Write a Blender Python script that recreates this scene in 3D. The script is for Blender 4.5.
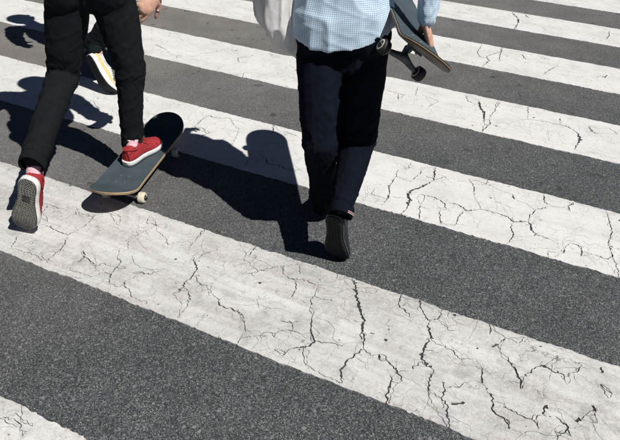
import bpy, bmesh, math, random
import numpy as np
from mathutils import Vector, Matrix
from mathutils.geometry import delaunay_2d_cdt

for o in list(bpy.data.objects):
    bpy.data.objects.remove(o)
SC = bpy.context.scene
COL = SC.collection
R = math.radians
rng = np.random.default_rng(7)
random.seed(7)

# ------------------------------------------------------------------ camera
F, CAMH = 610.0, 1.62                       # focal length in photo pixels, eye height
TILT, ROLL = R(35.18), R(-2.83)
ct, st, cr, sr = math.cos(TILT), math.sin(TILT), math.cos(ROLL), math.sin(ROLL)
RX, UP, FW = Vector((1, 0, 0)), Vector((0, st, ct)), Vector((0, ct, -st))
cam_r = RX * cr - UP * sr
cam_u = RX * sr + UP * cr
cd = bpy.data.cameras.new('camera')
cam = bpy.data.objects.new('camera', cd)
COL.objects.link(cam)
m = Matrix((cam_r, cam_u, -FW)).transposed().to_4x4()
m.translation = (0, 0, CAMH)
cam.matrix_world = m
cd.sensor_width = 36
cd.lens = F / 620 * 36
cd.clip_start, cd.clip_end = 0.05, 2000
SC.camera = cam

# ------------------------------------------------------------------ sky, sun, exposure
SHX, SHY = -0.57, 0.43                      # shadow of a one metre pole
SUN_EL = math.atan2(1, math.hypot(SHX, SHY))
SUN_AZ = math.atan2(-SHX, -SHY)             # clockwise from +Y
w = bpy.data.worlds.new('World')
SC.world = w
w.use_nodes = True
nt = w.node_tree
sky = nt.nodes.new('ShaderNodeTexSky')
sky.sky_type = 'NISHITA'
sky.sun_disc = False
sky.sun_elevation = SUN_EL
sky.sun_rotation = SUN_AZ
sky.altitude = 1500
sky.air_density = 0.3
sky.dust_density = 0.4
sky.ozone_density = 0.7
nt.links.new(sky.outputs[0], nt.nodes['Background'].inputs[0])
nt.nodes['Background'].inputs[1].default_value = 0.05
sd = bpy.data.lights.new('sun', 'SUN')
sd.energy = 5.0
sd.angle = R(0.5)
sd.color = (1.0, 0.965, 0.925)
sun = bpy.data.objects.new('sun', sd)
COL.objects.link(sun)
sun.location = (6, -4, 9)
sun.rotation_euler = Vector((SHX, SHY, -1)).to_track_quat('-Z', 'Y').to_euler()
vs = SC.view_settings
vs.view_transform = 'Standard'
vs.look = 'None'
vs.exposure = 0.07
vs.gamma = 1.0
vs.use_curve_mapping = False


def at(x, y, z=0.0):
    """the point at height z seen at photo pixel (x, y)"""
    dx, dy = x - 310, y - 220
    dx, dy = cr * dx - sr * dy, sr * dx + cr * dy
    d = RX * dx - UP * dy + FW * F
    t = (CAMH - z) / -d.z
    return Vector((d.x * t, d.y * t, z))


# ------------------------------------------------------------------ materials
def mat(name, col, rough=0.8, spec=0.3, metal=0.0):
    mt = bpy.data.materials.new(name)
    mt.use_nodes = True
    b = mt.node_tree.nodes['Principled BSDF']
    b.inputs['Base Color'].default_value = (*col, 1)
    b.inputs['Roughness'].default_value = rough
    b.inputs['Specular IOR Level'].default_value = spec
    b.inputs['Metallic'].default_value = metal
    return mt, mt.node_tree, b


class NT:
    def __init__(s, t):
        s.t = t

    def n(s, kind, **kw):
        x = s.t.nodes.new('ShaderNode' + kind)
        for k, v in kw.items():
            if k.startswith('i_'):
                key = k[2:]
                x.inputs[int(key) if key.isdigit() else key].default_value = v
            else:
                setattr(x, k, v)
        return x

    def l(s, a, b):
        s.t.links.new(a, b)

    def noise(s, vec, scale, detail=4, rough=.55, dist=0):
        x = s.n('TexNoise')
        x.inputs['Scale'].default_value = scale
        x.inputs['Detail'].default_value = detail
        x.inputs['Roughness'].default_value = rough
        x.inputs['Distortion'].default_value = dist
        s.l(vec, x.inputs['Vector'])
        return x.outputs['Fac']

    def ramp(s, fac, stops, interp='LINEAR'):
        x = s.n('ValToRGB')
        x.color_ramp.interpolation = interp
        e = x.color_ramp.elements
        while len(e) < len(stops):
            e.new(0.5)
        for el, (p, c) in zip(e, stops):
            el.position = p
            el.color = (*c, 1) if not isinstance(c, (int, float)) else (c, c, c, 1)
        s.l(fac, x.inputs[0])
        return x.outputs[0]

    def mix(s, fac, a, b, blend='MIX'):
        x = s.n('Mix', data_type='RGBA', blend_type=blend)
        for v, k in ((fac, 0), (a, 6), (b, 7)):
            if isinstance(v, (int, float)):
                x.inputs[k].default_value = v if k == 0 else (v, v, v, 1)
            elif isinstance(v, tuple):
                x.inputs[k].default_value = (*v, 1)
            else:
                s.l(v, x.inputs[k])
        return x.outputs[2]

    def math(s, op, a, b=None, clamp=False):
        x = s.n('Math', operation=op, use_clamp=clamp)
        for v, k in ((a, 0), (b, 1)):
            if v is None:
                continue
            if isinstance(v, (int, float)):
                x.inputs[k].default_value = v
            else:
                s.l(v, x.inputs[k])
        return x.outputs[0]

    def bump(s, h, b, strength=.5, dist=.002, prev=None):
        x = s.n('Bump')
        x.inputs['Strength'].default_value = strength
        x.inputs['Distance'].default_value = dist
        s.l(h, x.inputs['Height'])
        if prev is not None:
            s.l(prev, x.inputs['Normal'])
        s.l(x.outputs[0], b.inputs['Normal'])
        return x.outputs[0]

    def coords(s, kind='Object', scale=None):
        c = s.n('TexCoord').outputs[kind]
        if scale:
            mp = s.n('Mapping')
            mp.inputs['Scale'].default_value = scale
            s.l(c, mp.inputs['Vector'])
            c = mp.outputs[0]
        return c


def mat_asphalt():
    mt, t, b = mat('asphalt', (.06, .06, .06), .88, .25)
    N = NT(t)
    co = N.coords()
    v1 = N.n('TexVoronoi', i_Scale=290.0)
    N.l(co, v1.inputs['Vector'])
    sep = N.n('SeparateColor')
    N.l(v1.outputs['Color'], sep.inputs[0])
    stone = N.ramp(sep.outputs[0], [(0, (.042, .049, .053)), (.38, (.080, .089, .094)), (.70, (.134, .142, .146)),
                                    (.90, (.205, .211, .213)), (1, (.36, .358, .350))])
    # bitumen between stones
    edge = N.ramp(v1.outputs['Distance'], [(.35, 1.0), (.80, .40)])
    c1 = N.mix(1.0, stone, edge, 'MULTIPLY')
    # scattered larger stones, pale and dark
    v2 = N.n('TexVoronoi', i_Scale=62.0)
    N.l(co, v2.inputs['Vector'])
    sp2 = N.n('SeparateColor')
    N.l(v2.outputs['Color'], sp2.inputs[0])
    big = N.math('MULTIPLY', N.ramp(sp2.outputs[0], [(.80, 0.0), (.84, 1.0)]), N.ramp(v2.outputs['Distance'], [(.30, 1.0), (.44, 0.0)]))
    c1 = N.mix(N.math('MULTIPLY', big, .7), c1, N.ramp(sp2.outputs[1], [(0, (.05, .053, .056)), (.55, (.15, .15, .15)), (1, (.30, .29, .275))]))
    fine = N.noise(co, 520, 3, .65)
    c1 = N.mix(.9, c1, N.ramp(fine, [(.30, .35), (.70, 1.6)]), 'MULTIPLY')
    # wear: paler and dustier towards the far left side of the crossing, and in blotches
    sx = N.n('SeparateXYZ')
    N.l(co, sx.inputs[0])
    g = N.math('ADD', N.math('MULTIPLY', sx.outputs[1], .27), N.math('MULTIPLY', sx.outputs[0], -.22))
    g = N.math('ADD', g, N.math('MULTIPLY', N.noise(co, 1.3, 4), .6))
    dust = N.ramp(N.math('MULTIPLY', g, .5), [(.40, 0.0), (.95, 1.0)])
    c2 = N.mix(N.math('MULTIPLY', dust, .62), c1, (.262, .244, .224))
    # tar and oil spots
    sp = N.ramp(N.noise(co, 9, 3, .6), [(.635, 0.0), (.69, 1.0)])
    c3 = N.mix(N.math('MULTIPLY', sp, .62), c2, (.034, .035, .036))
    blot = N.ramp(N.noise(co, 3.2, 5, .6), [(.3, .84), (.7, 1.14)])
    c4 = N.mix(1.0, c3, blot, 'MULTIPLY')
    N.l(c4, b.inputs['Base Color'])
    hgt = N.math('ADD', N.math('MULTIPLY', v1.outputs['Distance'], -1.0), N.math('MULTIPLY', sep.outputs[1], .7))
    hgt = N.math('ADD', hgt, N.math('MULTIPLY', fine, .5))
    N.bump(hgt, b, .75, .0026)
    return mt


def mat_paint(worn):
    mt, t, b = mat('road_paint_worn' if worn else 'road_paint', (.7, .69, .67), .72, .3)
    N = NT(t)
    co = N.coords()
    oi = N.n('ObjectInfo').outputs['Random']
    ad = N.n('VectorMath', operation='ADD')
    N.l(co, ad.inputs[0])
    cx = N.n('CombineXYZ')
    N.l(N.math('MULTIPLY', oi, 17.0), cx.inputs[2])
    N.l(cx.outputs[0], ad.inputs[1])
    co = ad.outputs[0]
    base = N.ramp(N.noise(co, 5, 6, .62), [(.28, (.54, .532, .515)), (.5, (.645, .639, .626)), (.75, (.715, .711, .702))] if worn else [(.28, (.60, .592, .575)), (.5, (.675, .669, .657)), (.75, (.715, .711, .702))])
    # traffic film rubbed along the stripe
    mp = N.n('Mapping')
    mp.inputs['Scale'].default_value = (1.1, 13, 1)
    mp.inputs['Rotation'].default_value = (0, 0, R(5))
    N.l(co, mp.inputs['Vector'])
    streak = N.ramp(N.noise(mp.outputs[0], 1.0, 7, .70, .6), [(.39 if worn else .48, 0.0), (.60 if worn else .76, 1.0)])
    # the film is broken by the grain of the paint
    streak = N.math('MULTIPLY', streak, N.ramp(N.noise(co, 70, 4, .7), [(.36, .25), (.62, 1.0)]))
    c = N.mix(N.math('MULTIPLY', streak, .66 if worn else .30), base, (.31, .295, .275))
    grey = N.ramp(N.noise(co, 8.5, 7, .74, .4), [(.53, 0.0), (.66, 1.0)])
    c = N.mix(N.math('MULTIPLY', grey, .68 if worn else .26), c, (.36, .357, .352))
    thin = N.ramp(N.noise(co, 32, 6, .75, .8), [(.60, 0.0), (.70, 1.0)])
    c = N.mix(N.math('MULTIPLY', thin, .58 if worn else .26), c, (.30, .295, .29))
    # fine grain, small pits filled with dirt
    gr = N.noise(co, 300, 3, .7)
    c = N.mix(.34 if worn else .22, c, N.ramp(gr, [(.3, .42), (.62, 1.12)]), 'MULTIPLY')
    pit = N.ramp(N.noise(co, 110, 2, .5), [(.715 if worn else .75, 0.0), (.76 if worn else .79, 1.0)])
    c = N.mix(N.math('MULTIPLY', pit, .62), c, (.16, .155, .15))
    # hairline crazing: thin veins of two distorted cell patterns, broken up
    for sc, wd, am, b0 in ((6.5, .0085, .80, .46), (15, .016, .62, .50), (40, .026, .36, .53)):
        wv = N.n('VectorMath', operation='ADD')
        nz = N.n('TexNoise', i_Scale=sc * 1.5, i_Detail=3.0)
        N.l(co, nz.inputs['Vector'])
        scl = N.n('VectorMath', operation='SCALE', i_Scale=.9 / sc)
        N.l(nz.outputs['Color'], scl.inputs[0])
        N.l(co, wv.inputs[0])
        N.l(scl.outputs[0], wv.inputs[1])
        vo = N.n('TexVoronoi', feature='DISTANCE_TO_EDGE', i_Scale=float(sc))
        N.l(wv.outputs[0], vo.inputs['Vector'])
        ln = N.ramp(vo.outputs['Distance'], [(0.0, 1.0), (wd, 0.0)])
        br = N.ramp(N.noise(co, 5.5 + sc * .1, 3, .6), [(b0, 0.0), (b0 + .10, 1.0)])
        c = N.mix(N.math('MULTIPLY', N.math('MULTIPLY', ln, br), am), c, (.11, .107, .103))
    N.l(c, b.inputs['Base Color'])
    hh = N.math('ADD', N.math('MULTIPLY', gr, .5), N.math('MULTIPLY', N.noise(co, 38, 5, .65), 1.4))
    hh = N.math('SUBTRACT', hh, N.math('MULTIPLY', pit, .6))
    N.bump(hh, b, .55, .0032 if worn else .0024)
    return mt


def mat_cloth(name, col, rough=.92, weave=1400, var=.25, sheen=.0):
    mt, t, b = mat(name, col, rough, .06)
    N = NT(t)
    co = N.coords()
    f = N.noise(co, 26, 5, .6)
    lo = tuple(x * (1 - var) for x in col)
    hi = tuple(min(1, x * (1 + var)) for x in col)
    c = N.mix(N.ramp(f, [(.3, 0.0), (.7, 1.0)]), lo, hi)
    fz = N.noise(co, weave, 2)
    c = N.mix(.5, c, N.ramp(fz, [(.3, .6), (.7, 1.4)]), 'MULTIPLY')
    N.l(c, b.inputs['Base Color'])
    b.inputs['Sheen Weight'].default_value = sheen
    b.inputs['Sheen Roughness'].default_value = .5
    pv = N.bump(N.noise(co, 60, 4, .6), b, .25, .004)
    N.bump(fz, b, .35, .0006, pv)
    return mt


def mat_gingham():
    mt, t, b = mat('gingham_cotton', (.6, .7, .8), .85, .15)
    N = NT(t)
    uv = N.coords('UV')
    sx = N.n('SeparateXYZ')
    N.l(uv, sx.inputs[0])

    def sq(o):
        m_ = N.math('FRACT', N.math('MULTIPLY', o, 150.0))
        return N.ramp(m_, [(.0, 0.0), (.44, 0.0), (.54, 1.0), (.94, 1.0), (1.0, 0.0)])
    s2 = N.math('MULTIPLY', N.math('ADD', sq(sx.outputs[0]), sq(sx.outputs[1])), .5)
    c = N.ramp(s2, [(0, (.66, .74, .79)), (.5, (.45, .58, .69)), (1, (.26, .40, .55))])
    co = N.coords()
    c = N.mix(.35, c, N.ramp(N.noise(co, 900, 2), [(.3, .7), (.7, 1.3)]), 'MULTIPLY')
    N.l(c, b.inputs['Base Color'])
    b.inputs['Sheen Weight'].default_value = .1
    N.bump(N.noise(co, 900, 2), b, .3, .0006)
    return mt


def mat_skin():
    mt, t, b = mat('skin', (.55, .34, .25), .5, .4)
    N = NT(t)
    co = N.coords()
    c = N.ramp(N.noise(co, 45, 5, .6), [(.3, (.47, .245, .175)), (.55, (.58, .345, .255)), (.75, (.64, .41, .32))])
    N.l(c, b.inputs['Base Color'])
    b.inputs['Subsurface Weight'].default_value = .08
    b.inputs['Subsurface Radius'].default_value = (.01, .004, .002)
    N.bump(N.noise(co, 260, 3), b, .2, .001)
    return mt


def mat_spotty(name, lo, hi, scale, rough=.7, bump=.3, dist=.001, spec=.3, metal=0., speck=None):
    mt, t, b = mat(name, hi, rough, spec, metal)
    N = NT(t)
    co = N.coords()
    c = N.mix(N.ramp(N.noise(co, scale, 5, .6), [(.3, 0.0), (.7, 1.0)]), lo, hi)
    if speck:
        s = N.ramp(N.noise(co, speck[0], 2, .5), [(speck[1], 0.0), (speck[1] + .03, 1.0)])
        c = N.mix(s, c, speck[2])
    N.l(c, b.inputs['Base Color'])
    N.bump(N.noise(co, scale * 8, 3), b, bump, dist)
    return mt


def mat_wood():
    mt, t, b = mat('maple_ply', (.6, .42, .25), .55, .35)
    N = NT(t)
    co = N.coords('Object', (60, 3, 500))
    c = N.ramp(N.noise(co, 1.0, 5, .6), [(.3, (.44, .29, .16)), (.7, (.66, .50, .31))])
    N.l(c, b.inputs['Base Color'])
    N.bump(N.noise(co, 1.0, 4), b, .2, .0005)
    return mt


M = {
    'asphalt': mat_asphalt(), 'paint': mat_paint(False), 'paint_worn': mat_paint(True),
    'tar': mat_spotty('crack_dirt', (.022, .022, .023), (.075, .074, .072), 90, .95, .5, .002),
    'skin': mat_skin(),
    'jeans': mat_cloth('black_denim', (.0098, .0118, .0124), var=.22),
    'chino': mat_cloth('navy_black_cotton', (.0050, .0068, .0118), var=.22),
    'trouser': mat_cloth('charcoal_cotton', (.012, .016, .018), var=.2),
    'tee': mat_cloth('black_jersey', (.010, .010, .011)),
    'hood': mat_cloth('dark_grey_jersey', (.016, .017, .019)),
    'gingham': mat_gingham(),
    'canvas': mat_cloth('bag_canvas', (.68, .67, .645), weave=900, var=.12, sheen=.0),
    'red': mat_spotty('red_suede', (.24, .022, .026), (.36, .038, .042), 60, .92, .4, .001, .15),
    'pink': mat_spotty('pink_sock_knit', (.60, .36, .40), (.76, .52, .55), 120, .95, .5, .001, .1),
    'rubber_white': mat_spotty('white_rubber', (.62, .61, .58), (.80, .79, .77), 40, .6, .15, .0006),
    'tread_dark': mat_spotty('dirty_sole_rubber', (.030, .030, .028), (.075, .072, .066), 35, .85, .4),
    'tread_pale': mat_spotty('scuffed_tread_rubber', (.16, .155, .14), (.32, .305, .275), 70, .85, .4),
    'black_rubber': mat_spotty('black_rubber', (.008, .009, .010), (.018, .020, .021), 50, .75, .4),
    'black_leather': mat_spotty('black_navy_leather', (.009, .013, .017), (.019, .025, .031), 45, .5, .35, .0008, .4),
    'grey_rubber': mat_spotty('grey_welt', (.05, .055, .06), (.11, .115, .12), 60, .7, .3),
    'yellow': mat_spotty('yellow_mesh', (.56, .43, .16), (.70, .58, .28), 120, .85, .4),
    'white_mesh': mat_spotty('white_mesh', (.62, .61, .58), (.76, .75, .72), 200, .9, .5),
    'grip': mat_spotty('grip_tape', (.036, .054, .064), (.062, .085, .097), 9, .93, .9, .0012, .25, speck=(240, .69, (.20, .215, .22))),
    'wood': mat_wood(),
    'deck_under': mat_spotty('scraped_deck_underside', (.018, .017, .016), (.095, .062, .040), 11, .5, .2),
    'wheel': mat_spotty('cream_urethane', (.52, .46, .34), (.70, .65, .53), 45, .5, .2),
    'wheel_dark': mat_spotty('dark_urethane', (.010, .010, .011), (.03, .03, .031), 50, .6, .3),
    'steel': mat_spotty('truck_metal', (.16, .165, .17), (.34, .345, .35), 60, .45, .3, .0006, .5, .85),
    'truck_dark': mat_spotty('dark_truck_metal', (.035, .045, .05), (.11, .125, .13), 50, .5, .3, .0006, .5, .5),
    'bearing': mat('bearing', (.03, .03, .032), .4, .5, .6)[0],
    'silver': mat('silver', (.75, .75, .74), .22, .5, 1.0)[0],
    'lace_white': mat('white_lace', (.72, .70, .68), .9)[0],
    'lace_dark': mat('dark_lace', (.02, .02, .022), .9)[0],
    'selvedge_white': mat('selvedge_white', (.42, .42, .43), .9)[0],
    'selvedge_red': mat('selvedge_red', (.45, .04, .05), .9)[0],
    'hair_dark': mat_spotty('dark_brown_hair', (.012, .008, .006), (.04, .026, .017), 120, .6, .8, .003),
    'hair_brown': mat_spotty('brown_hair', (.04, .024, .014), (.10, .06, .034), 120, .6, .8, .003),
    'eye': mat('eye', (.02, .015, .012), .2)[0],
    'lip': mat('lip', (.42, .17, .15), .5)[0],
}


# ------------------------------------------------------------------ mesh helpers
def link(name, me, material, parent=None, smooth=True):
    o = bpy.data.objects.new(name, me)
    COL.objects.link(o)
    if material is not None:
        me.materials.clear()
        me.materials.append(material)
    if parent is not None:
        o.parent = parent
    if smooth:
        me.polygons.foreach_set('use_smooth', [True] * len(me.polygons))
    return o


def mesh(vs_, fs):
    me = bpy.data.meshes.new('mesh')
    me.from_pydata([tuple(v) for v in vs_], [], fs)
    me.validate()
    me.update()
    return me


class MB:
    """collects closed shapes into one mesh"""
    def __init__(s):
        s.v, s.f = [], []

    def add(s, v, f):
        n = len(s.v)
        s.v += [Vector(x) for x in v]
        s.f += [tuple(i + n for i in q) for q in f]
        return s

    def rings(s, rings, cap=True, closed=False):
        k = len(rings[0])
        v = [p for r in rings for p in r]
        f = []
        n = len(rings)
        for i in range(n if closed else n - 1):
            a, b_ = i * k, ((i + 1) % n) * k
            for j in range(k):
                j2 = (j + 1) % k
                f.append((a + j, a + j2, b_ + j2, b_ + j))
        if cap and not closed:
            f.append(tuple(reversed(range(k))))
            f.append(tuple((n - 1) * k + j for j in range(k)))
        return s.add(v, f)

    def limb(s, pts, rad, k=14, flat=None):
        """rounded tapered tube through pts; flat=(axis, factor) squeezes the section along axis"""
        pts = [Vector(p) for p in pts]
        n = len(pts)
        tang = []
        for i in range(n):
            a, b_ = pts[max(0, i - 1)], pts[min(n - 1, i + 1)]
            tang.append((b_ - a).normalized())
        ref = Vector((0, 0, 1)) if abs(tang[0].z) < .9 else Vector((0, 1, 0))
        rings = []
        st_ = [(pts[0] - tang[0] * rad[0] * math.sin(a), rad[0] * math.cos(a), tang[0]) for a in (1.45, 1.0, .5)]
        st_ += [(pts[i], rad[i], tang[i]) for i in range(n)]
        st_ += [(pts[-1] + tang[-1] * rad[-1] * math.sin(a), rad[-1] * math.cos(a), tang[-1]) for a in (.5, 1.0, 1.45)]
        for c, r, t in st_:
            x = ref - t * ref.dot(t)
            x.normalize()
            y = t.cross(x)
            ring = []
            for j in range(k):
                a = 2 * math.pi * j / k
                off = (x * math.cos(a) + y * math.sin(a)) * r
                if flat:
                    ax = Vector(flat[0]).normalized()
                    off -= ax * off.dot(ax) * (1 - flat[1])
                ring.append(c + off)
            ref = x
            rings.append(ring)
        return s.rings(rings)

    def ell(s, c, rx, ry, rz, rot=None, k=20, n=12):
        c = Vector(c)
        rings = []
        for i in range(n):
            a = math.pi * (i + .35) / (n - .3)
            ring = []
            for j in range(k):
                b_ = 2 * math.pi * j / k
                p = Vector((rx * math.sin(a) * math.cos(b_), ry * math.sin(a) * math.sin(b_), -rz * math.cos(a)))
                ring.append(c + (rot @ p if rot else p))
            rings.append(ring)
        return s.rings(rings)

    def box(s, c, hx, hy, hz, rot=None, bev=0.0):
        c = Vector(c)
        v = []
        b_ = bev
        if b_ <= 0:
            for z in (-hz, hz):
                for x, y in ((-hx, -hy), (hx, -hy), (hx, hy), (-hx, hy)):
                    v.append(Vector((x, y, z)))
            f = [(3, 2, 1, 0), (4, 5, 6, 7), (0, 1, 5, 4), (1, 2, 6, 5), (2, 3, 7, 6), (3, 0, 4, 7)]
        else:
            def oct_(e, z):
                return [Vector(p) for p in ((-hx + e + b_, -hy + e, z), (hx - e - b_, -hy + e, z), (hx - e, -hy + e + b_, z), (hx - e, hy - e - b_, z),
                                            (hx - e - b_, hy - e, z), (-hx + e + b_, hy - e, z), (-hx + e, hy - e - b_, z), (-hx + e, -hy + e + b_, z))]
            return s.rings([[c + (rot @ p if rot else p) for p in r] for r in (oct_(b_, -hz), oct_(0, -hz + b_), oct_(0, hz - b_), oct_(b_, hz))])
        return s.add([c + (rot @ p if rot else p) for p in v], f)

    def build(s, name, material, parent=None, smooth=True):
        return link(name, mesh(s.v, s.f), material, parent, smooth)

    def remesh(s, voxel, smooth=6, fac=.5):
        me = mesh(s.v, s.f)
        o = bpy.data.objects.new('tmp', me)
        COL.objects.link(o)
        r = o.modifiers.new('r', 'REMESH')
        r.mode = 'VOXEL'
        r.voxel_size = voxel
        r.adaptivity = 0
        if smooth:
            sm = o.modifiers.new('s', 'SMOOTH')
            sm.factor = fac
            sm.iterations = smooth
        dg = bpy.context.evaluated_depsgraph_get()
        out = bpy.data.meshes.new_from_object(o.evaluated_get(dg))
        bpy.data.objects.remove(o)
        bpy.data.meshes.remove(me)
        return out


def thing(name, loc, label, cat, group=None):
    o = bpy.data.objects.new(name, None)
    o.empty_display_size = .1
    COL.objects.link(o)
    o.location = loc
    tag(o, label, cat, group)
    return o


def tag(o, label, cat, group=None):
    o['label'] = label
    o['category'] = cat
    if group:
        o['group'] = group
    return o


def under(o, parent):
    """parent, keeping world-space vertices where they are"""
    o.parent = parent
    o.matrix_parent_inverse = parent.matrix_world.inverted()
    return o


def hash3(ix, iy, iz):
    n = (ix * 374761393 + iy * 668265263 + iz * 2147483647 + 1013904223) & 0xffffffff
    n = ((n ^ (n >> 13)) * 1274126177) & 0xffffffff
    n = (n ^ (n >> 16)) & 0xffffffff
    return n.astype(np.float64) / 4294967295.0


def vnoise(p):
    """value noise, p (n,3) -> 0..1"""
    f = np.floor(p)
    u = p - f
    u = u * u * u * (u * (u * 6 - 15) + 10)
    i = f.astype(np.int64)
    out = 0
    for a in (0, 1):
        for b_ in (0, 1):
            for c in (0, 1):
                wt = (u[:, 0] if a else 1 - u[:, 0]) * (u[:, 1] if b_ else 1 - u[:, 1]) * (u[:, 2] if c else 1 - u[:, 2])
                out = out + wt * hash3(i[:, 0] + a, i[:, 1] + b_, i[:, 2] + c)
    return out


def get_co(me):
    a = np.empty(len(me.vertices) * 3)
    me.vertices.foreach_get('co', a)
    b_ = np.empty(len(me.vertices) * 3)
    me.vertices.foreach_get('normal', b_)
    return a.reshape(-1, 3), b_.reshape(-1, 3)


def wrinkle(me, chains, amp, seed=0.):
    """cloth folds around limbs; chains = [(points, [fold strength per point])]"""
    co, no = get_co(me)
    best = np.full(len(co), 1e9)
    ax = np.zeros(len(co))
    rad = np.zeros((len(co), 3))
    stg = np.zeros(len(co))
    for ci, (pts, ss) in enumerate(chains):
        base = ci * 3.7
        for i in range(len(pts) - 1):
            a, b_ = np.array(pts[i]), np.array(pts[i + 1])
            d = b_ - a
            L = np.linalg.norm(d)
            t = np.clip(((co - a) @ d) / (L * L), 0, 1)
            q = co - (a + t[:, None] * d)
            dist = np.linalg.norm(q, axis=1)
            mk = dist < best
            best[mk] = dist[mk]
            ax[mk] = base + t[mk] * L
            rad[mk] = q[mk] / (dist[mk, None] + 1e-6)
            stg[mk] = ss[i] + (ss[i + 1] - ss[i]) * t[mk]
            base += L
    tw = rad[:, 0] * .045 + rad[:, 1] * .03
    P1 = np.stack([rad[:, 0] * 1.3 + seed, rad[:, 1] * 1.3 + 5, (ax + tw) * 24], 1)
    P2 = np.stack([rad[:, 0] * 2.1 + seed + 9, rad[:, 1] * 2.1, (ax - tw * 1.4) * 43], 1)
    P3 = np.stack([rad[:, 0] * 1.6 + seed, rad[:, 1] * 1.6, ax * 5 + 3], 1)
    r1 = 1 - np.abs(2 * vnoise(P1) - 1)
    r2 = 1 - np.abs(2 * vnoise(P2) - 1)
    lo = vnoise(P3) - .5
    d = (r1 ** 3.5 * 1.15 + r2 ** 3 * .40 - .40) * stg * amp + lo * amp * .9
    co = co + no * d[:, None]
    me.vertices.foreach_set('co', co.ravel())
    me.update()
    return me


def ruffle(me, amp, freq, seed=0., stretch=(1, 1, 1)):
    co, no = get_co(me)
    s_ = np.array(stretch) * freq
    r = 1 - np.abs(2 * vnoise(co * s_ + seed) - 1)
    r2 = vnoise(co * s_ * 2.3 + seed + 4) - .5
    co = co + no * ((r ** 2 - .35) * amp + r2 * amp * .5)[:, None]
    me.vertices.foreach_set('co', co.ravel())
    me.update()
    return me


# ------------------------------------------------------------------ road and crossing
AZ = R(23.67)
PITCH, OFF, WID = 1.0605, 0.4851, 0.5255
UA, VA = Vector((math.cos(AZ), -math.sin(AZ), 0)), Vector((math.sin(AZ), math.cos(AZ), 0))

me = mesh([(-150, -150, 0), (150, -150, 0), (150, 150, 0), (-150, 150, 0)], [(0, 1, 2, 3)])
road = link('road', me, M['asphalt'], smooth=False)
road['kind'] = 'structure'

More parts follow.
